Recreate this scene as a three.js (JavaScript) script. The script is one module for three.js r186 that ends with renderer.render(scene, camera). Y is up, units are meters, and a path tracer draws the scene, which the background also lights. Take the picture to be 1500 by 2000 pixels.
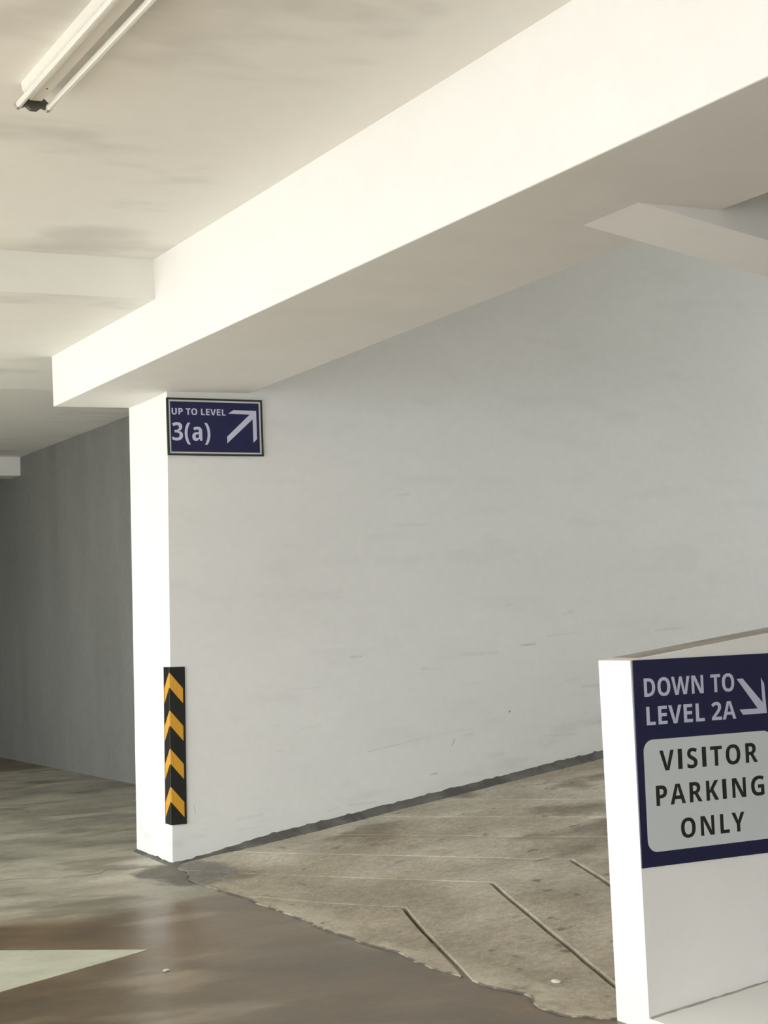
import * as THREE from 'three';
import { mergeGeometries } from 'three/addons/utils/BufferGeometryUtils.js';
import { RoundedBoxGeometry } from 'three/addons/geometries/RoundedBoxGeometry.js';

// ------------------------------------------------------------------ camera, sky, exposure
const scene = new THREE.Scene();
const camera = new THREE.PerspectiveCamera(2 * Math.atan(1000 / 3200) * 180 / Math.PI, 1500 / 2000, 0.1, 200);
{
  const F = new THREE.Vector3(0.46258236, 0.06371063, -0.88428418).normalize();
  const R = new THREE.Vector3(0.88652129, -0.0443516, 0.4605572).normalize();
  const U = new THREE.Vector3().crossVectors(R, F).normalize();
  const m = new THREE.Matrix4().makeBasis(R, U, F.clone().negate());
  camera.quaternion.setFromRotationMatrix(m);
  camera.position.set(-3.6247, 1.5, 9.8937);
}
scene.add(camera);
scene.background = new THREE.Color(0.87, 0.93, 0.99);        // overcast daylight, seen through the open sides of the car park
scene.backgroundIntensity = 4.7;
const sun = new THREE.DirectionalLight(new THREE.Color(0.95, 0.98, 1.0), 27);   // high on the open side: lights the yard and the edge of the floor, out of frame
sun.position.set(-58, 36, 12); sun.target.position.set(-8, 0, 4); sun.castShadow = true; sun.shadow.mapSize.set(2048, 2048);
Object.assign(sun.shadow.camera, { left: -45, right: 45, top: 45, bottom: -45, near: 1, far: 140 });
scene.add(sun, sun.target);
const renderer = new THREE.WebGLRenderer({ antialias: true });
renderer.toneMapping = THREE.LinearToneMapping;
renderer.toneMappingExposure = 1.14;
renderer.shadowMap.enabled = true;

// ------------------------------------------------------------------ helpers
const V3 = (x, y, z) => new THREE.Vector3(x, y, z);
function hash(ix, iy, s) {
  let h = (Math.imul(ix, 374761393) + Math.imul(iy, 668265263) + Math.imul(s, 2147483647 ^ 0x5bd1e995)) | 0;
  h = Math.imul(h ^ (h >>> 13), 1274126177); h ^= h >>> 16;
  return (h >>> 0) / 4294967296;
}
function vnoise(x, y, s) {
  const ix = Math.floor(x), iy = Math.floor(y), fx = x - ix, fy = y - iy;
  const u = fx * fx * (3 - 2 * fx), v = fy * fy * (3 - 2 * fy);
  const a = hash(ix, iy, s), b = hash(ix + 1, iy, s), c = hash(ix, iy + 1, s), d = hash(ix + 1, iy + 1, s);
  return a + (b - a) * u + (c - a) * v + (a - b - c + d) * u * v;
}
function fbm(x, y, s, o) {
  let t = 0, a = 0.5, n = 0;
  for (let i = 0; i < o; i++) { t += a * vnoise(x, y, s + i * 17); n += a; a *= 0.5; x = x * 2.03 + 3.1; y = y * 2.03 + 1.7; }
  return t / n;
}
let seed = 12345;
const rnd = () => { seed = (Math.imul(seed, 1664525) + 1013904223) | 0; return (seed >>> 0) / 4294967296; };
const clamp01 = (t) => Math.min(1, Math.max(0, t));
const sstep = (a, b, t) => { t = clamp01((t - a) / (b - a)); return t * t * (3 - 2 * t); };
const mix3 = (a, b, t) => [a[0] + (b[0] - a[0]) * t, a[1] + (b[1] - a[1]) * t, a[2] + (b[2] - a[2]) * t];

function dataTex(w, h, fn, srgb = true, wrap = THREE.RepeatWrapping) {
  const d = new Uint8Array(w * h * 4);
  for (let j = 0; j < h; j++) for (let i = 0; i < w; i++) {
    const c = fn((i + 0.5) / w, (j + 0.5) / h), k = (j * w + i) * 4;
    d[k] = Math.max(0, Math.min(255, c[0])); d[k + 1] = Math.max(0, Math.min(255, c[1])); d[k + 2] = Math.max(0, Math.min(255, c[2])); d[k + 3] = 255;
  }
  const t = new THREE.DataTexture(d, w, h, THREE.RGBAFormat);
  t.magFilter = THREE.LinearFilter; t.minFilter = THREE.LinearMipmapLinearFilter; t.generateMipmaps = true;
  t.wrapS = t.wrapT = wrap; if (srgb) t.colorSpace = THREE.SRGBColorSpace; t.needsUpdate = true;
  return t;
}
// uv in metres, scaled by 1/size, picked by the direction each face points
function uvBox(g, size = 1, ox = 0, oy = 0, sizeY = size) {
  if (g.index) g = g.toNonIndexed();
  g.computeVertexNormals();
  const p = g.attributes.position, n = g.attributes.normal, uv = new Float32Array(p.count * 2);
  for (let i = 0; i < p.count; i++) {
    const ax = Math.abs(n.getX(i)), ay = Math.abs(n.getY(i)), az = Math.abs(n.getZ(i));
    let u, v;
    if (ay >= ax && ay >= az) { u = p.getX(i); v = p.getZ(i); } else if (az >= ax) { u = p.getX(i); v = p.getY(i); } else { u = p.getZ(i); v = p.getY(i); }
    uv[2 * i] = (u - ox) / size; uv[2 * i + 1] = (v - oy) / sizeY;
  }
  g.setAttribute('uv', new THREE.BufferAttribute(uv, 2));
  return g;
}
// closed solid from 8 corners: bottom a b c d (counter-clockwise from above), top the same
function hexa(b, t) {
  const q = [], f = (A, B, C, D) => q.push(A, B, C, A, C, D);
  f(b[3], b[2], b[1], b[0]); f(t[0], t[1], t[2], t[3]);
  for (let i = 0; i < 4; i++) { const j = (i + 1) % 4; f(b[i], b[j], t[j], t[i]); }
  const g = new THREE.BufferGeometry();
  g.setAttribute('position', new THREE.BufferAttribute(new Float32Array(q.flatMap((v) => [v.x, v.y, v.z])), 3));
  return g;
}
function box(x0, x1, y0, y1, z0, z1) {
  return hexa([V3(x0, y0, z1), V3(x1, y0, z1), V3(x1, y0, z0), V3(x0, y0, z0)], [V3(x0, y1, z1), V3(x1, y1, z1), V3(x1, y1, z0), V3(x0, y1, z0)]);
}
// plan outline (x, z) raised from y0 to y1, edges eased by a small chamfer
function slab(pts, y0, y1, bevel = 0) {
  const s = new THREE.Shape(pts.map(([x, z]) => new THREE.Vector2(x, -z)));
  const g = new THREE.ExtrudeGeometry(s, { depth: y1 - y0 - 2 * bevel, bevelEnabled: bevel > 0, bevelThickness: bevel, bevelSize: bevel, bevelOffset: -bevel, bevelSegments: 2 });
  g.rotateX(-Math.PI / 2); g.translate(0, y0 + bevel, 0);
  return g;
}
function mesh(name, g, m, parent = scene) {
  const o = new THREE.Mesh(g, m); o.name = name; o.castShadow = o.receiveShadow = true; parent.add(o); return o;
}
function struct(name, g, m, label, category) {
  const o = mesh(name, g, m); o.userData = { kind: 'structure', label, category }; return o;
}
function thing(name, label, category, group) {
  const o = new THREE.Group(); o.name = name; o.userData = { label, category }; if (group) o.userData.group = group; scene.add(o); return o;
}

// ------------------------------------------------------------------ materials
const plasterBump = dataTex(512, 512, (u, v) => { const a = fbm(u * 14, v * 14, 3, 4) * 0.6 + fbm(u * 90, v * 90, 9, 2) * 0.4; const k = a * 255; return [k, k, k]; }, false, THREE.MirroredRepeatWrapping);
const paintMap = dataTex(512, 512, (u, v) => {
  const a = fbm(u * 3, v * 6, 21, 5) - 0.5, b = fbm(u * 26, v * 26, 33, 3) - 0.5;
  const k = 1 + a * 0.03 + b * 0.015; return [240 * k, 238 * k, 233 * k];
}, true, THREE.MirroredRepeatWrapping);
const paint = new THREE.MeshStandardMaterial({ map: paintMap, bumpMap: plasterBump, bumpScale: 0.002, roughness: 0.75 });
const ceilMap = dataTex(1024, 1024, (u, v) => {
  const s = sstep(0.55, 0.8, fbm(u * 5, v * 9, 51, 5)) * 0.09, b = fbm(u * 40, v * 40, 63, 3) - 0.5;
  const k = 1 - s + b * 0.012; return [238 * k, 236 * k, 229 * k];
}, true, THREE.MirroredRepeatWrapping);
const ceilPaint = new THREE.MeshStandardMaterial({ map: ceilMap, bumpMap: plasterBump, bumpScale: 0.002, roughness: 0.8 });

// painted wall beside the ramp: rub marks, scratches, soiling along the foot
const WX0 = -0.3, WXS = 6, WYS = 4;
const rampY = (x) => 0.128 * (x + Math.sqrt(x * x + 0.02)) / 2;
const wallMap = (() => {
  const scr = [[1.35, 0.602, 1.60, 0.635, 0.007, 0.06], [1.60, 0.635, 1.83, 0.673, 0.006, 0.04], [2.0, 0.595, 2.02, 0.625, 0.005, 0.18], [2.02, 0.625, 2.015, 0.64, 0.005, 0.15],
    [2.475, 0.795, 2.48, 0.797, 0.008, 0.4], [2.60, 1.255, 2.72, 1.258, 0.010, 0.10], [1.25, 1.24, 1.33, 1.24, 0.012, 0.07], [1.82, 0.41, 1.87, 0.415, 0.008, 0.12], [0.10, 0.36, 0.105, 0.30, 0.004, 0.15]];
  for (let i = 0; i < 26; i++) { const x = 0.3 + rnd() * 4, y = rampY(x) + 0.1 + rnd() * rnd() * 2.4, l = 0.05 + rnd() * 0.25; scr.push([x, y, x + l, y + (rnd() - 0.4) * 0.03, 0.006 + rnd() * 0.012, 0.015 + rnd() * 0.025]); }
  return dataTex(1536, 1024, (u, v) => {
    const x = WX0 + u * WXS, y = v * WYS;
    let k = 1 + (fbm(x * 1.1, y * 2.4, 71, 5) - 0.5) * 0.03 + (fbm(x * 25, y * 25, 81, 2) - 0.5) * 0.014;
    const above = y - rampY(x);
    k -= sstep(0.55, 0.78, fbm(x * 2.5, y * 9, 91, 4)) * (above < 0.3 ? 0.035 : 0.012);
    for (const [x0, y0, x1, y1, w, a] of scr) {
      if (x < Math.min(x0, x1) - w || x > Math.max(x0, x1) + w || y < Math.min(y0, y1) - w || y > Math.max(y0, y1) + w) continue;
      const dx = x1 - x0, dy = y1 - y0, t = clamp01(((x - x0) * dx + (y - y0) * dy) / (dx * dx + dy * dy)), d = Math.hypot(x - x0 - t * dx, y - y0 - t * dy);
      k -= a * sstep(w, w * 0.3, d) * (0.5 + 0.8 * vnoise(x * 70, y * 70, 5));
    }
    return [239 * k, 238 * k, 234 * k];
  }, true, THREE.MirroredRepeatWrapping);
})();
const wallPaint = new THREE.MeshStandardMaterial({ map: wallMap, roughness: 0.7 });
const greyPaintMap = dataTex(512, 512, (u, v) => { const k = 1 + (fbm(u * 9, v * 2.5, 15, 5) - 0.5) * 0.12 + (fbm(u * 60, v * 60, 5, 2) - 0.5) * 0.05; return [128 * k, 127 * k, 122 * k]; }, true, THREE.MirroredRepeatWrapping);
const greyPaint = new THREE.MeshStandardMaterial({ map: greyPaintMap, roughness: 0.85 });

// garage floor: worn, sealed concrete
const FX0 = -3.2, FXS = 5.2, FZ0 = -3.2, FZS = 8.8;
const floorMix = (x, z) => {
  const n = fbm(x * 0.9, z * 0.55, 101, 4) - 0.5;
  return sstep(0.95, 1.55, z + n * 1.1 - (x + 0.7) * 0.25);               // 0 pale bay, wall reflection partly painted in, 1 brown sealed lane
};
const cementPatch = (x, z) => sstep(0.46, 0.30, Math.hypot((x + 0.13) * 1.5, (z - 0.42) * 0.75) + (fbm(x * 6, z * 4, 131, 4) - 0.5) * 0.35);
// ragged leading edge of the ramp
const lipPts = [[0, -0.02], [0.25, -0.10], [0.77, -0.2], [1.41, -0.185], [2.06, -0.2], [2.68, -0.228], [3.23, -0.214], [3.7, -0.238], [4.09, -0.24], [4.35, -0.20], [4.56, -0.255], [4.71, -0.258], [4.81, -0.19], [4.9, -0.10]];
const lip = (z) => {
  let i = 0; while (i < lipPts.length - 2 && z > lipPts[i + 1][0]) i++;
  const [z0, a] = lipPts[i], [z1, b] = lipPts[i + 1]; return a + (b - a) * sstep(z0, z1, z) + (fbm(z * 6, 0.5, 301, 4) - 0.5) * 0.05;
};
const grime = (x, z) => sstep(0.020, 0.004, Math.abs(x - lip(z) + 0.004)) * sstep(0.30, 0.55, fbm(x * 25, z * 14, 141, 3)) * (z > 0.2 && z < 4.9 ? 1 : 0);   // dirt lodged along that edge
const floorMap = dataTex(1400, 2048, (u, v) => {
  const x = FX0 + u * FXS, z = FZ0 + v * FZS;
  const big = fbm(x * 0.8, z * 0.8, 111, 4), streak = fbm(x * 1.6, z * 3.6, 113, 5), fine = fbm(x * 30, z * 30, 115, 3), grit = vnoise(x * 160, z * 160, 117);
  let c = mix3([170, 166, 151], [108, 91, 69], floorMix(x, z));
  const k = 1 + (big - 0.5) * 0.4 + (streak - 0.5) * 0.42 + (fbm(x * 3.5, z * 3.5, 119, 4) - 0.5) * 0.3 + (fine - 0.5) * 0.16 + (grit - 0.5) * 0.05;
  c = c.map((q) => q * k);
  c = mix3(c, [190, 180, 160], sstep(0.50, 0.78, fbm(x * 1.6, z * 3.4, 121, 6)) * 0.4);          // pale wipe marks
  c = mix3(c, [84, 76, 64], sstep(0.52, 0.8, fbm(x * 2.2, z * 3.6, 123, 5)) * 0.4);                 // oil spots
  const crack = Math.abs(z + 0.02 + (fbm(x * 1.4, 3.3, 127, 4) - 0.5) * 1.5 - 0.10 - 0.25 * x);    // old screed joint across the bay
  c = mix3(c, [96, 92, 80], sstep(0.022, 0.006, crack) * 0.55 * sstep(-0.1, -0.5, x));
  c = mix3(c, [112, 108, 101].map((q) => q * (0.9 + fine * 0.25)), cementPatch(x, z) * 0.85);
  c = mix3(c, [66, 61, 52], grime(x, z) * 0.75);
  return c;
}, true, THREE.MirroredRepeatWrapping);
const floorRough = dataTex(700, 1024, (u, v) => {
  const x = FX0 + u * FXS, z = FZ0 + v * FZS, m = floorMix(x, z);
  const r = 0.50 - 0.17 * m + (fbm(x * 1.6, z * 3.6, 113, 5) - 0.5) * 0.2 + cementPatch(x, z) * 0.3;
  return [0, Math.max(0.295, Math.min(0.9, r)) * 255, 0];
}, false, THREE.MirroredRepeatWrapping);
const floorMat = new THREE.MeshPhysicalMaterial({ map: floorMap, roughnessMap: floorRough, roughness: 1, specularIntensity: 0.7 });

// ramp: rougher cast concrete
const RX0 = -0.6, RXS = 5.4, RZS = 5.2;
const rampMap = dataTex(1400, 1400, (u, v) => {
  const x = RX0 + u * RXS, z = v * RZS;
  const big = fbm(x * 1.2, z * 1.0, 201, 4), mid = fbm(x * 5, z * 4, 203, 4), fine = fbm(x * 34, z * 34, 205, 3), grit = vnoise(x * 150, z * 150, 207);
  let c = mix3([164, 153, 134], [190, 182, 164], sstep(0.35, 0.65, big));
  c = mix3(c, [116, 104, 88], sstep(0.54, 0.74, fbm(x * 2.0, z * 1.5, 209, 5)) * 0.7);
  c = mix3(c, [84, 78, 66], sstep(0.72, 0.86, fbm(x * 11, z * 11, 211, 4)) * 0.6);
  const k = 1 + (mid - 0.5) * 0.2 + (fine - 0.5) * 0.22 + (grit - 0.5) * 0.1;
  c = c.map((q) => q * k);
  c = mix3(c, [198, 190, 170], sstep(0.30, 0.02, x - lip(z)) * sstep(0.48, 0.68, fbm(x * 9, z * 4, 143, 4)) * 0.55);      // pale mortar crust along the ragged edge
  c = mix3(c, [70, 65, 56], grime(x, z) * 0.85);
  c = mix3(c, [118, 115, 108].map((q) => q * (0.85 + fine * 0.3)), cementPatch(x, z) * 0.85);
  return c;
}, true, THREE.MirroredRepeatWrapping);
const rampBump = dataTex(1024, 1024, (u, v) => { const k = (fbm(u * 60, v * 60, 221, 4) * 0.7 + vnoise(u * 500, v * 500, 223) * 0.3) * 255; return [k, k, k]; }, false, THREE.MirroredRepeatWrapping);
const rampMat = new THREE.MeshStandardMaterial({ map: rampMap, bumpMap: rampBump, bumpScale: 0.006, roughness: 0.72 });
const grooveDark = new THREE.MeshStandardMaterial({ color: '#4a443a', roughness: 0.95 });
const cementMap = dataTex(512, 512, (u, v) => { const k = 0.75 + fbm(u * 20, v * 20, 231, 5) * 0.5; return [104 * k, 101 * k, 95 * k]; }, true, THREE.MirroredRepeatWrapping);
const cement = new THREE.MeshStandardMaterial({ map: cementMap, bumpMap: rampBump, bumpScale: 0.008, roughness: 0.9 });
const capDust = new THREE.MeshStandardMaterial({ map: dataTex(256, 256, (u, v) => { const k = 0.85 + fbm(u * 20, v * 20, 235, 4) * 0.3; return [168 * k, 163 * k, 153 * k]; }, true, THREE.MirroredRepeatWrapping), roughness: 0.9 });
const yardBounce = new THREE.MeshStandardMaterial({ color: new THREE.Color(0.15, 0.15, 0.15), roughness: 0.9 });

// ------------------------------------------------------------------ setting
const BH = 3.006, CEIL = 3.572, STRIP = 3.345, FAR = 3.543, TOP = 4.0;
{
  const g = uvBox(box(-8, 12, -0.3, 0, -17, 14), FXS, FX0, FZ0, FZS);
  struct('floor', g, floorMat, 'worn brown and grey sealed concrete floor of the car park', 'floor');
  struct('ground', uvBox(box(-70, -8, -0.5, -0.06, -60, 80), 1), yardBounce, 'unseen grey asphalt yard, added outside the open side to bounce daylight', 'ground');  // yard added near floor level as a daylight bounce for the ceilings
}
// beam over the mouth of the ramp
struct('beam', uvBox(slab([[-0.494, -0.809], [-0.45, 4.8], [-0.41, 14], [0.465, 14], [0.465, 5.25], [0.462, 4.45], [0.59, 0], [0.612, -0.809]], BH, 4.7, 0.006), 4), paint,
  'deep white painted beam running over the mouth of the ramp', 'beam');
struct('ceiling', uvBox(slab([[-8.2, 1.205], [-8.2, 14], [-0.42, 14], [-0.46, 1.205]], CEIL, TOP), 5), ceilPaint, 'white painted ceiling slab with the tube lamp', 'ceiling');
struct('ceiling_strip', uvBox(slab([[-8.2, -2.3], [-8.2, 1.212], [-0.46, 1.205], [-0.48, -0.802], [1.7, -0.802], [1.7, -2.3]], STRIP, TOP), 5), ceilPaint, 'lower white ceiling band that steps down beside the beam', 'ceiling');
struct('ceiling_far', uvBox(slab([[-8.2, -17], [-8.2, -2.3], [1.7, -2.3], [1.7, -17]], FAR, TOP), 5), ceilPaint, 'shaded ceiling over the far bay', 'ceiling');
struct('cross_beam', uvBox(box(-8, 1.46, 3.327, FAR, -9.3, -8.91), 4), paint, 'small white cross beam against the shaded grey wall', 'beam');
// wall between ramp and bay; its near end reads as a column
{
  const lean = (x0, x1, y) => x0 + (x1 - x0) * (y / BH);
  const b = [V3(lean(-0.058, 0.016, -0.1), -0.1, 0), V3(12, -0.1, 0), V3(12, -0.1, -0.8), V3(lean(-0.02, 0.032, -0.1), -0.1, -0.8)];
  const t = [V3(lean(-0.058, 0.016, 6), 6, 0), V3(12, 6, 0), V3(12, 6, -0.8), V3(lean(-0.02, 0.032, 6), 6, -0.8)];
  struct('wall_back', uvBox(hexa(b, t), WXS, WX0, 0, WYS), wallPaint, 'white painted wall rising beside the ramp, its end face bright like a column', 'wall');
}
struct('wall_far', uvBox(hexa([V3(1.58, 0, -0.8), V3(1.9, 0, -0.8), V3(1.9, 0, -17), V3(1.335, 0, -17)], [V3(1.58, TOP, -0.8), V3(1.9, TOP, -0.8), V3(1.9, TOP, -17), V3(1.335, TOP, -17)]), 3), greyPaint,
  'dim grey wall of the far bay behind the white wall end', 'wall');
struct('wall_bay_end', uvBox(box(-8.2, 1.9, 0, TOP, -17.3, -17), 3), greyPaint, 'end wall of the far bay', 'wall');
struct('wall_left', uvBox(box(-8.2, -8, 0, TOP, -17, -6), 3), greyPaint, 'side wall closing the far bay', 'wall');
struct('wall_left_added', uvBox(box(-8.2, -8, 0, TOP, 10.5, 14), 3), paint, 'unseen side wall added behind the viewer to cut light on the parapet', 'wall');  // added out of view to narrow the open side and dim the parapet
struct('wall_right', uvBox(box(12, 12.2, -0.3, 6, 4.7, 12.2), 3), paint, 'wall at the lower end of the down ramp', 'wall');
struct('wall_ramp_top', uvBox(box(12, 12.2, -0.3, 1.6, -0.8, 4.7), 3), paint, 'low wall under an unseen opening added to light the ramp', 'wall');  // the unseen opening above is added to send daylight down the ramp
struct('wall_ramp_lintel', uvBox(box(12, 12.2, 4.3, 6, -0.8, 4.7), 3), paint, 'wall above the unseen opening added to light the ramp', 'wall');  // upper edge of the added opening, set for light on wall and beams
struct('wall_front', uvBox(mergeGeometries([box(-8.2, 0.6, 0, 0.9, 14, 14.2), box(-3.2, 0.6, 0.9, TOP, 14, 14.2)]), 3), paint, 'wall behind the viewer, its window bay added to light the ramp wall', 'wall');  // window gap made up to throw light onto the ramp wall
struct('wall_front_return', uvBox(box(0.465, 0.6, 0, TOP, 12.2, 14), 3), paint, 'short return wall behind the viewer', 'wall');
struct('wall_ramp_side', uvBox(box(0.465, 12, -0.3, 4.2, 12, 12.2), 3), paint, 'outer wall of the down ramp', 'wall');
// slab over the way up, rising with it; slab over the way down, sinking with it
struct('ceiling_ramp_up', uvBox(hexa([V3(0.46, 4.4, 4.63), V3(12, 5.6, 4.63), V3(12, 5.6, -0.8), V3(0.46, 4.4, -0.8)], [V3(0.46, 4.7, 4.63), V3(12, 5.9, 4.63), V3(12, 5.9, -0.8), V3(0.46, 4.7, -0.8)]), 5), ceilPaint, 'ceiling rising over the way up', 'ceiling');
struct('ceiling_ramp_down', uvBox(hexa([V3(0.46, 3.62, 12.1), V3(12, 1.7, 12.1), V3(12, 1.7, 4.98), V3(0.46, 3.62, 4.98)], [V3(0.46, 4.0, 12.1), V3(12, 4.0, 12.1), V3(12, 4.0, 4.98), V3(0.46, 4.0, 4.98)]), 5), ceilPaint, 'ceiling sinking over the way down', 'ceiling');
{
  const y0 = BH, x0 = 0.075, x1 = 12, y1 = BH - 0.1665 * (x1 - x0);
  struct('sloping_beam', uvBox(hexa([V3(x0, y0, 4.991), V3(x1, y1, 4.991), V3(x1, y1, 4.622), V3(x0, y0, 4.622)], [V3(x0, 4.7, 4.991), V3(x1, 5.9, 4.991), V3(x1, 5.9, 4.622), V3(x0, 4.7, 4.622)]), 4), paint,
    'white beam sloping down to the right under the main beam', 'beam');
}

// ramp of chevron panels parted by grooves
{
  const ramp = new THREE.Group(); ramp.name = 'ramp'; scene.add(ramp);
  ramp.userData = { kind: 'structure', label: 'concrete ramp with V shaped grooves climbing to the right along the white wall', category: 'ramp' };
  const ZC = 2.52, Z1 = 4.88, X1 = 9, GW = (z) => (z < ZC ? 0.010 : 0.024);
  const vee = (a, z) => a + (z < ZC ? 0.385 : -0.325) * (z - ZC) * 1 + (fbm(z * 5, a * 3, 311, 2) - 0.5) * 0.008;
  const top = (x, z) => rampY(x) + 0.002 + 0.009 * sstep(0, 0.07, x - lip(z)) + (fbm(x * 5, z * 5, 321, 2) - 0.5) * 0.004;
  function panel(lo, hi, base, name, zs, nx) {
    const pos = [], uv = [], idx = [], rows = [];
    for (const z of zs) {
      const a = lo(z), b = hi(z); if (b - a < 0.004) { rows.push(null); continue; }
      const r = [];
      const put = (x, y) => { r.push(pos.length / 3); pos.push(x, y, z); uv.push((x - RX0) / RXS, z / RZS); };
      const ea = Math.min(0.006, (b - a) / 4);
      put(a, base(a) - 0.03); put(a, top(a, z) - 0.002 + base(a) - rampY(a)); put(a + ea, top(a + ea, z) + base(a) - rampY(a));
      for (let k = 1; k < nx; k++) { const x = a + ea + (b - a - 2 * ea) * (k / nx); put(x, top(x, z) + base(x) - rampY(x)); }
      put(b - ea, top(b - ea, z) + base(b) - rampY(b)); put(b, top(b, z) - 0.002 + base(b) - rampY(b)); put(b, base(b) - 0.03);
      rows.push(r);
    }
    for (let i = 0; i < rows.length - 1; i++) {
      const r = rows[i], s = rows[i + 1]; if (!r || !s) continue;
      for (let k = 0; k < r.length - 1; k++) idx.push(r[k], s[k], r[k + 1], r[k + 1], s[k], s[k + 1]);
    }
    if (!idx.length) return;
    const g = new THREE.BufferGeometry();
    g.setAttribute('position', new THREE.BufferAttribute(new Float32Array(pos), 3)); g.setAttribute('uv', new THREE.BufferAttribute(new Float32Array(uv), 2));
    g.setIndex(idx); g.computeVertexNormals();
    mesh(name, g, rampMat, ramp);
  }
  const fineZ = []; for (let z = 0.0; z < Z1; z += 0.02) { fineZ.push(z); if (z < ZC && z + 0.02 > ZC) fineZ.push(ZC); } fineZ.push(Z1);
  const midZ = []; for (let z = 0.0; z < Z1; z += 0.12) { midZ.push(z); if (z < ZC && z + 0.12 > ZC) midZ.push(ZC); } midZ.push(Z1);
  const apex = [0.239, 0.757, 1.257]; while (apex[apex.length - 1] < X1) apex.push(apex[apex.length - 1] + 0.5);
  for (let i = 0; i < apex.length; i++) {
    const a0 = i ? apex[i - 1] : -9, a1 = apex[i];
    panel((z) => Math.max(lip(z), vee(a0, z) + GW(z) / 2), (z) => vee(a1, z) - GW(z) / 2, rampY, 'panel', i < 4 ? fineZ : midZ, i < 4 ? 8 : 4);
  }
  // bed below the grooves, coloured much darker than the panels
  const bed = [], n = 24;
  for (let k = 0; k < n; k++) {
    const xa = -0.12 + (X1 + 0.12) * k / n, xb = -0.12 + (X1 + 0.12) * (k + 1) / n, ya = rampY(xa) - 0.016, yb = rampY(xb) - 0.016;
    bed.push(hexa([V3(xa, -0.2, Z1), V3(xb, -0.2, Z1), V3(xb, -0.2, 0), V3(xa, -0.2, 0)], [V3(xa, ya, Z1), V3(xb, yb, Z1), V3(xb, yb, 0), V3(xa, ya, 0)]));
  }
  mesh('ramp_bed', uvBox(mergeGeometries(bed), RXS, RX0, 0, RZS), grooveDark, ramp).userData.label = 'dark brown bed under the grooves';
}
// cement fillet where wall meets ramp and floor
{
  const prof = [];
  const path = [];
  for (let z = -0.8; z < 0; z += 0.02) path.push([-0.02 - 0.038 * (1 + z / 0.8), z, -1, 0]);
  path.push([-0.058, 0, -0.7, 0.7]);
  for (let x = -0.04; x < 9; x += 0.02) path.push([x, 0, 0, 1]);
  const pos = [], uv = [], idx = [];
  let run = 0;
  path.forEach(([x, z, nx, nz], i) => {
    const side = nz > 0.9, base = side ? rampY(x) : 0;
    const grow = side ? sstep(-0.05, 0.7, x) : 0;
    const n1 = fbm(run * 24, 1.5, 401, 4) - 0.5, n2 = fbm(run * 5, 7.5, 411, 3) - 0.5, blob = sstep(0.72, 0.86, vnoise(run * 30, 3, 421)) * 0.006;
    const h = (0.008 + 0.036 * grow) + n1 * 0.014 + blob, w = side ? (0.05 + 0.045 * grow) + n2 * 0.03 : 0.022 + n2 * 0.01;
    const P = [[-0.01, h], [0.006, h], [w * 0.35, h * 0.55], [w, side ? 0.006 : 0.001], [w + 0.01, -0.02]];
    P.forEach(([d, y], k) => { pos.push(x + nx * d, base + y + 0.006, z + nz * d); uv.push(run / 1.5, k * 0.02); });
    run += 0.02;
    if (i) { const a = (i - 1) * 5, b = i * 5; for (let k = 0; k < 4; k++) idx.push(a + k, a + k + 1, b + k, b + k, a + k + 1, b + k + 1); }
  });
  const g = new THREE.BufferGeometry();
  g.setAttribute('position', new THREE.BufferAttribute(new Float32Array(pos), 3)); g.setAttribute('uv', new THREE.BufferAttribute(new Float32Array(uv), 2));
  g.setIndex(idx); g.computeVertexNormals();
  struct('trim_1', g, cement, 'rough dark grey cement fillet along the foot of the white wall', 'cement fillet');
}
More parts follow.
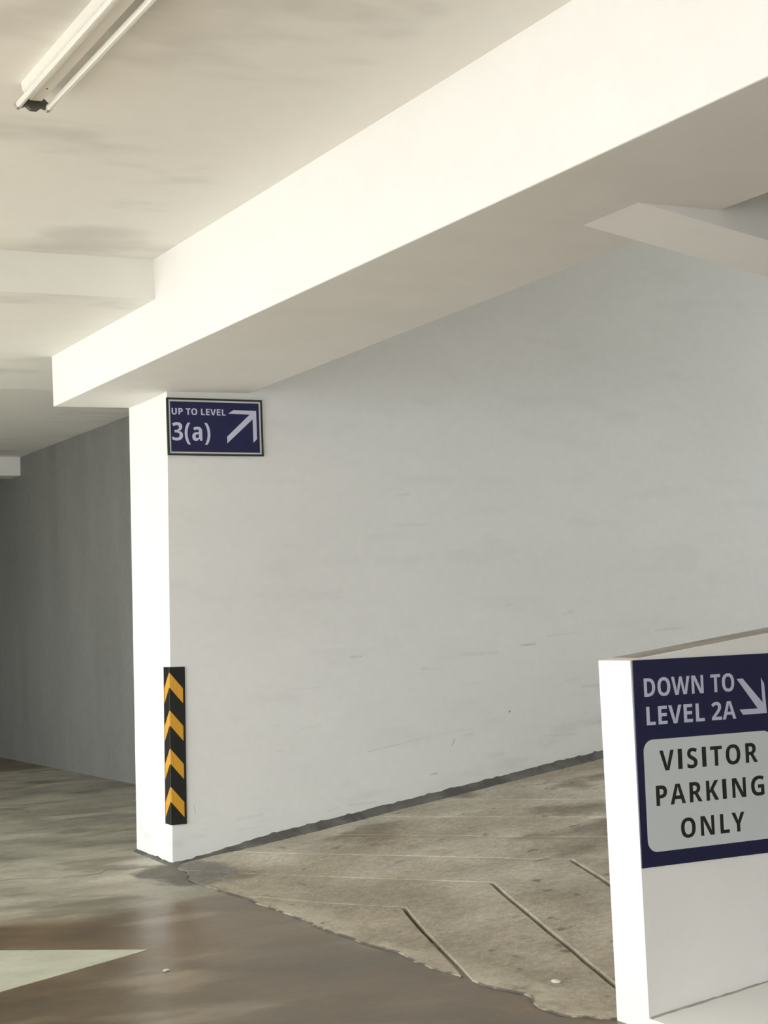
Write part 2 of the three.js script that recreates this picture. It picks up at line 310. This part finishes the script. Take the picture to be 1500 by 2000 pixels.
// parapet between the two ramps, with kerb and cap
const PX = -0.138, PZ = 5.075, PF = 4.878;
{
  const p = new THREE.Group(); p.name = 'parapet'; scene.add(p);
  p.userData = { kind: 'structure', label: 'low white parapet wall with bright end face, carrying the visitor parking sign', category: 'parapet' };
  const x1 = 9, s = 0.108, f = 1.304, r = (x, k) => f + s * (x - PX) + k;
  mesh('parapet_wall', uvBox(hexa([V3(PX, -0.1, PZ), V3(x1, -0.1, PZ), V3(x1, -0.1, PF), V3(PX, -0.1, PF)], [V3(PX, f, PZ), V3(x1, r(x1, -0.006), PZ), V3(x1, r(x1, -0.006), PF), V3(PX, f, PF)]), 4), paint, p);
  mesh('cap', uvBox(hexa([V3(PX + 0.06, r(PX + 0.06, -0.004), PZ - 0.03), V3(x1, r(x1, -0.008), PZ - 0.03), V3(x1, r(x1, -0.008), PF), V3(PX + 0.06, r(PX + 0.06, -0.004), PF)], [V3(PX + 0.06, r(PX + 0.06, 0.001), PZ - 0.03), V3(x1, r(x1, 0.002), PZ - 0.03), V3(x1, r(x1, 0.002), PF), V3(PX + 0.06, r(PX + 0.06, 0.001), PF)]), 2), capDust, p).userData.label = 'dusty grey top of the parapet';
  {
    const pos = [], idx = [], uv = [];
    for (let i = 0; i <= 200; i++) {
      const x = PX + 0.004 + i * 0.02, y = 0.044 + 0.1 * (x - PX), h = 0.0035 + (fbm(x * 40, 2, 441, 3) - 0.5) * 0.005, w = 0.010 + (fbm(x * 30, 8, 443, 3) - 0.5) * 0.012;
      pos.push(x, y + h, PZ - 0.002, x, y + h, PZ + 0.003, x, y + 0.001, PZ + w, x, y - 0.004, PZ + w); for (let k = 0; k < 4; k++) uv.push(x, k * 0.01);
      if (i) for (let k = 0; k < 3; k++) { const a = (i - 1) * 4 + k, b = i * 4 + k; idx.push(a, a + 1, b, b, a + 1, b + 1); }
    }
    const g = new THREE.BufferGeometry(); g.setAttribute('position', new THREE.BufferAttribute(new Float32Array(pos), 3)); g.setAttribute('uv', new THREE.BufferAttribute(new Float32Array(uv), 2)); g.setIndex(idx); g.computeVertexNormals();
    mesh('joint', g, capDust, p).userData.label = 'thin grey joint between parapet and kerb';  // narrow uneven strip, greyer than the paint, along the parapet foot
  }
  const kz = PZ + 0.9, k0 = 0.044, ks = 0.100;
  mesh('kerb', uvBox(hexa([V3(PX, -0.1, kz), V3(x1, -0.1, kz), V3(x1, -0.1, PZ), V3(PX, -0.1, PZ)], [V3(PX, k0, kz), V3(x1, k0 + ks * (x1 - PX), kz), V3(x1, k0 + ks * (x1 - PX), PZ), V3(PX, k0, PZ)]), 4), paint, p);
}

// ------------------------------------------------------------------ signs
function fitText(c, s, x0, x1, base, cap, track = 0) {   // set s so that it spans x0..x1 with capitals of the given height; I is a plain bar
  c.save(); c.font = 'bold 200px sans-serif'; c.textBaseline = 'alphabetic'; c.textAlign = 'left';
  const capH = c.measureText('H').actualBoundingBoxAscent, side = 16, stem = 36;
  const adv = [...s].map((ch) => (ch === 'I' ? stem + 2 * side : c.measureText(ch).width));
  const m0 = c.measureText(s[0]), l = s[0] === 'I' ? -side : (m0.actualBoundingBoxLeft ?? 0), last = s[s.length - 1];
  const total = adv.slice(0, -1).reduce((a, b) => a + b + track, 0) + (last === 'I' ? stem + side : c.measureText(last).actualBoundingBoxRight ?? adv[adv.length - 1]) + l;
  c.translate(x0, base); c.scale((x1 - x0) / total, cap / capH);
  let x = l;
  [...s].forEach((ch, k) => { if (ch === 'I') c.fillRect(x + side, -capH, stem, capH); else c.fillText(ch, x, 0); x += adv[k] + track; });
  c.restore();
}
function boardGeometry(w, h, d) {   // a thin board, print on the front, plain sides
  const g = new RoundedBoxGeometry(w, h, d, 2, Math.min(0.0015, d / 3));
  const p = g.attributes.position, uv = new Float32Array(p.count * 2);
  for (let i = 0; i < p.count; i++) { uv[2 * i] = p.getX(i) / w + 0.5; uv[2 * i + 1] = p.getY(i) / h + 0.5; }
  g.setAttribute('uv', new THREE.BufferAttribute(uv, 2)); return g;
}
const NAVY = '#191b4c', LILAC = '#d3d3ea';
{ // up to level 3(a)
  const S = 1600, w = 0.625, h = 0.328, cv = document.createElement('canvas'); cv.width = Math.round(w * S); cv.height = Math.round(h * S);
  const c = cv.getContext('2d'); c.fillStyle = NAVY; c.fillRect(0, 0, cv.width, cv.height);
  const X = (x) => (x - 0.024) * S, Y = (y) => (2.941 - y) * S;
  c.fillStyle = LILAC;
  fitText(c, 'UP TO LEVEL', X(0.038), X(0.411), Y(2.855), 0.042 * S);
  fitText(c, '3(a)', X(0.037), X(0.300), Y(2.688), 0.116 * S);
  const arrow = [[0.427, 2.868], [0.465, 2.892], [0.627, 2.892], [0.627, 2.704], [0.600, 2.680], [0.600, 2.835], [0.416, 2.673], [0.416, 2.717], [0.580, 2.866]];
  c.beginPath(); arrow.forEach(([x, y], i) => (i ? c.lineTo(X(x), Y(y)) : c.moveTo(X(x), Y(y)))); c.closePath(); c.fill();
  const t = new THREE.CanvasTexture(cv); t.colorSpace = THREE.SRGBColorSpace; t.anisotropy = 8;
  const o = thing('direction_sign', 'framed navy sign reading UP TO LEVEL 3(a), high on the white wall', 'sign');
  const cx = 0.3365, cy = 2.7765; o.position.set(cx, cy - 0.187, 0.0005); o.rotation.z = -0.006;
  const board = mesh('board', boardGeometry(w, h, 0.006), new THREE.MeshPhysicalMaterial({ map: t, roughness: 0.5 }), o); board.position.set(0, 0.187, 0.007);
  const ring = (W, H, t2, d) => { const s = new THREE.Shape([[-W / 2, -H / 2], [W / 2, -H / 2], [W / 2, H / 2], [-W / 2, H / 2]].map(([a, b]) => new THREE.Vector2(a, b)));
    s.holes.push(new THREE.Path([[-W / 2 + t2, -H / 2 + t2], [-W / 2 + t2, H / 2 - t2], [W / 2 - t2, H / 2 - t2], [W / 2 - t2, -H / 2 + t2]].map(([a, b]) => new THREE.Vector2(a, b))));
    const g = new THREE.ExtrudeGeometry(s, { depth: d, bevelEnabled: false }); g.translate(0, 0.187, 0); return g; };
  mesh('outer_frame', ring(0.664, 0.372, 0.012, 0.016), new THREE.MeshStandardMaterial({ color: '#2b2c2a', roughness: 0.5 }), o).userData.label = 'dark outer frame';
  mesh('inner_frame', ring(0.640, 0.348, 0.011, 0.012), new THREE.MeshStandardMaterial({ color: '#d6d8d4', roughness: 0.45 }), o).userData.label = 'pale inner border';
}
{ // down to level 2A, visitor parking only
  const S = 1700, w = 0.655, h = 0.736, cv = document.createElement('canvas'); cv.width = Math.round(w * S); cv.height = Math.round(h * S);
  const c = cv.getContext('2d'); c.fillStyle = '#181a42'; c.fillRect(0, 0, cv.width, cv.height);
  const x0 = -0.138, yt = 1.302, X = (x) => (x - x0) * S, Y = (y) => (yt - y) * S;
  c.fillStyle = '#c9c9df';
  fitText(c, 'DOWN TO', X(-0.093), X(0.318), Y(1.170), 0.066 * S);
  fitText(c, 'LEVEL 2A', X(-0.088), X(0.320), Y(1.068), 0.066 * S);
  const arrow = [[0.330, 1.213], [0.358, 1.214], [0.447, 1.121], [0.444, 1.214], [0.459, 1.190], [0.465, 1.080], [0.352, 1.080], [0.336, 1.100], [0.422, 1.100]];
  c.beginPath(); arrow.forEach(([x, y], i) => (i ? c.lineTo(X(x), Y(y)) : c.moveTo(X(x), Y(y)))); c.closePath(); c.fill();
  c.fillStyle = '#d2d6d6'; c.beginPath(); c.roundRect(X(-0.108), Y(1.016), 0.592 * S, 0.398 * S, 0.042 * S); c.fill();
  c.fillStyle = '#1f2222';
  const spaced = (s, a, b, base, cap) => fitText(c, s, X(a), X(b), Y(base), cap * S, 16);
  spaced('VISITOR', -0.039, 0.411, 0.903, 0.072);
  spaced('PARKING', -0.062, 0.434, 0.780, 0.072);
  spaced('ONLY', 0.041, 0.334, 0.656, 0.070);
  const t = new THREE.CanvasTexture(cv); t.colorSpace = THREE.SRGBColorSpace; t.anisotropy = 8;
  const o = thing('visitor_parking_sign', 'large navy sign reading DOWN TO LEVEL 2A, VISITOR PARKING ONLY, on the low parapet', 'sign');
  o.position.set(x0 + w / 2, yt - h, PZ + 0.0005); o.rotation.z = -0.008;
  mesh('board', boardGeometry(w, h, 0.005), new THREE.MeshPhysicalMaterial({ map: t, roughness: 0.3, clearcoat: 0.5, clearcoatRoughness: 0.3 }), o).position.set(0, h / 2, 0.0025);
}

// ------------------------------------------------------------------ corner guard
{
  const o = thing('corner_guard', 'black rubber corner guard with four yellow chevron stripes on the white wall end', 'corner guard');
  const H = 0.99, T = 0.013, A = 0.094, R = 0.004;
  o.position.set(-0.058 + 0.0246 * 0.252, 0.252, 0); o.rotation.z = -0.0246;
  const rubber = new THREE.MeshStandardMaterial({ color: '#1c1c1a', roughness: 0.36 });
  const yellow = new THREE.MeshStandardMaterial({ color: '#e2a214', roughness: 0.4,
    bumpMap: dataTex(128, 64, (u, v) => { const k = (0.5 + 0.5 * Math.sin(u * Math.PI * 2 * 9)) * 255; return [k, k, k]; }, false), bumpScale: 0.0015 });
  const s = new THREE.Shape();   // plan outline in (x, -z)
  s.moveTo(0, 0); s.lineTo(A, 0); s.lineTo(A, -T + R); s.quadraticCurveTo(A, -T, A - R, -T); s.lineTo(-T + R, -T); s.quadraticCurveTo(-T, -T, -T, -T + R);
  s.lineTo(-T, A - R); s.quadraticCurveTo(-T, A, -T + R, A); s.lineTo(0, A); s.closePath();
  const g = new THREE.ExtrudeGeometry(s, { depth: H - 0.006, bevelEnabled: true, bevelThickness: 0.003, bevelSize: 0.002, bevelOffset: -0.002, bevelSegments: 2, curveSegments: 4 });
  g.rotateX(-Math.PI / 2); g.translate(0, 0.003, 0);
  mesh('body', g, rubber, o);
  // one chevron: band climbing to the ridge on both faces
  const hgt = 0.094, drop = 0.098, wRun = 0.090, e = 0.0016;
  const q = [], uvs = [];
  const quad = (a, b, c2, d, ua, ub) => { q.push(a, b, c2, a, c2, d); uvs.push(ua, 0, ub, 0, ub, 1, ua, 0, ub, 1, ua, 1); };
  const F = (t, up, out) => V3(-T + R + t * (wRun - R), -drop * t + up, T + out);            // front face
  const L = (t, up, out) => V3(-T - out, -drop * t + up, T - R - t * (wRun - R));            // end face
  quad(F(0, -hgt, e), F(1, -hgt, e), F(1, 0, e), F(0, 0, e), 0, 1);
  quad(L(1, -hgt, e), L(0, -hgt, e), L(0, 0, e), L(1, 0, e), 1, 0);
  quad(L(0, -hgt, e), F(0, -hgt, e), F(0, 0, e), L(0, 0, e), 0, 0.02);
  quad(F(0, 0, e), F(1, 0, e), F(1, 0, 0), F(0, 0, 0), 0, 1); quad(F(0, -hgt, 0), F(1, -hgt, 0), F(1, -hgt, e), F(0, -hgt, e), 0, 1); quad(F(1, -hgt, e), F(1, -hgt, 0), F(1, 0, 0), F(1, 0, e), 0, 0.02);
  quad(L(1, 0, e), L(0, 0, e), L(0, 0, 0), L(1, 0, 0), 0, 1); quad(L(1, -hgt, 0), L(0, -hgt, 0), L(0, -hgt, e), L(1, -hgt, e), 0, 1); quad(L(1, -hgt, 0), L(1, -hgt, e), L(1, 0, e), L(1, 0, 0), 0, 0.02);
  const sg = new THREE.BufferGeometry();
  sg.setAttribute('position', new THREE.BufferAttribute(new Float32Array(q.flatMap((v) => [v.x, v.y, v.z])), 3)); sg.setAttribute('uv', new THREE.BufferAttribute(new Float32Array(uvs), 2)); sg.computeVertexNormals();
  [1.204, 0.966, 0.726, 0.488].forEach((y) => { const m = mesh('stripe', sg, yellow, o); m.position.y = y - 0.252; m.userData.label = 'yellow reflective chevron stripe'; });
}

// ------------------------------------------------------------------ twin tube lamp, switched off
{
  const o = thing('tube_lamp', 'white twin tube batten lamp, unlit, on the ceiling', 'ceiling lamp');
  const LX = -1.905, Z0 = 3.86, LEN = 1.5, yc = CEIL;
  o.position.set(LX, yc, Z0);
  const enamel = new THREE.MeshStandardMaterial({ color: '#e4e2d8', roughness: 0.35 }), glass = new THREE.MeshPhysicalMaterial({ color: '#ecebe2', roughness: 0.2, clearcoat: 0.5 });
  const metal = new THREE.MeshStandardMaterial({ color: '#b9b8b0', roughness: 0.35, metalness: 0.8 }), dark = new THREE.MeshStandardMaterial({ color: '#55534a', roughness: 0.6 });
  // channel: trapezoid section, wide at the ceiling
  const s = new THREE.Shape([[-0.056, 0], [-0.050, -0.030], [-0.022, -0.062], [0.022, -0.062], [0.050, -0.030], [0.056, 0]].map(([a, b]) => new THREE.Vector2(a, b)));
  const cg = new THREE.ExtrudeGeometry(s, { depth: LEN - 0.10, bevelEnabled: true, bevelSize: 0.002, bevelThickness: 0.002, bevelOffset: -0.002, bevelSegments: 2 });
  cg.translate(0, 0, 0.05); mesh('housing', cg, enamel, o);
  for (const e of [0, 1]) {   // lamp holders: a dark saddle bracket reaching out to both tubes
    const z = e ? LEN - 0.03 : 0.0, hs = new THREE.Shape([[-0.052, -0.058], [-0.03, -0.036], [0.03, -0.036], [0.052, -0.058], [0.052, -0.082], [0.03, -0.074], [0.012, -0.088], [-0.012, -0.088], [-0.03, -0.074], [-0.052, -0.082]].map(([a, b]) => new THREE.Vector2(a, b)));
    const hg = new THREE.ExtrudeGeometry(hs, { depth: 0.022, bevelEnabled: true, bevelSize: 0.002, bevelThickness: 0.002, bevelSegments: 1 }); hg.translate(0, 0, z + 0.004);
    const hold = mesh('lamp_holder', hg, dark, o);
    mesh('screw', new THREE.CylinderGeometry(0.007, 0.007, 0.008, 12).rotateX(Math.PI / 2).translate(0, -0.066, e ? z + 0.030 : z), metal, hold);
    mesh('bracket', uvBox(box(-0.018, 0.018, -0.060, -0.002, e ? LEN - 0.06 : 0.02, e ? LEN - 0.02 : 0.06), 1), dark, o);
  }
  for (const sx of [-1, 1]) {
    const t = mesh('tube', new THREE.CylinderGeometry(0.0135, 0.0135, LEN - 0.05, 20).rotateX(Math.PI / 2).translate(sx * 0.058, -0.074, LEN / 2), glass, o);
    for (const z of [0.016, LEN - 0.016]) mesh('end_cap', new THREE.CylinderGeometry(0.0145, 0.0145, 0.026, 20).rotateX(Math.PI / 2).translate(sx * 0.058, -0.074, z), metal, t);
  }
  mesh('screw_hole', new THREE.CylinderGeometry(0.004, 0.004, 0.002, 10).translate(0, -0.0625, 0.2), dark, o);
}

// ------------------------------------------------------------------ painted arrow on the floor, loose chips
{
  const g = slab([[-1.084, 2.473], [-1.664, 2.018], [-2.10, 1.676], [-2.42, 2.05], [-3.9, 1.75], [-4.0, 2.25], [-2.36, 2.55], [-2.36, 3.172], [-1.892, 2.915]].reverse(), 0, 0.0016);
  const m = dataTex(512, 512, (u, v) => { const k = 1 + (fbm(u * 8, v * 12, 501, 5) - 0.5) * 0.16 + (fbm(u * 70, v * 70, 503, 2) - 0.5) * 0.06; return [196 * k, 197 * k, 178 * k]; }, true, THREE.MirroredRepeatWrapping);
  const a = mesh('floor_arrow', uvBox(g, 1.5), new THREE.MeshStandardMaterial({ map: m, roughness: 0.45 }));
  a.userData = { label: 'pale painted arrow head on the brown floor', category: 'road marking' };
  const chip = new THREE.MeshStandardMaterial({ color: '#d9d5c6', roughness: 0.9 });
  [[-1.18, 2.98, 0.016, 0, 'tiny white paint chip lying on the brown floor by the arrow'], [-0.02, 4.30, 0.022, 1, 'flat white paint chip lying on the ramp near the parapet']].forEach(([x, z, r, k, label], i) => {
    const g2 = new THREE.IcosahedronGeometry(r, 1); g2.scale(1.2, 0.35, 0.8);
    const o = mesh(i ? 'paint_chip_001' : 'paint_chip', g2, chip); o.position.set(x, (k ? rampY(x) + 0.010 : 0) + r * 0.25, z); o.rotation.y = 0.6 + i; o.userData = { label, category: 'paint chip' };
  });
}

renderer.render(scene, camera);
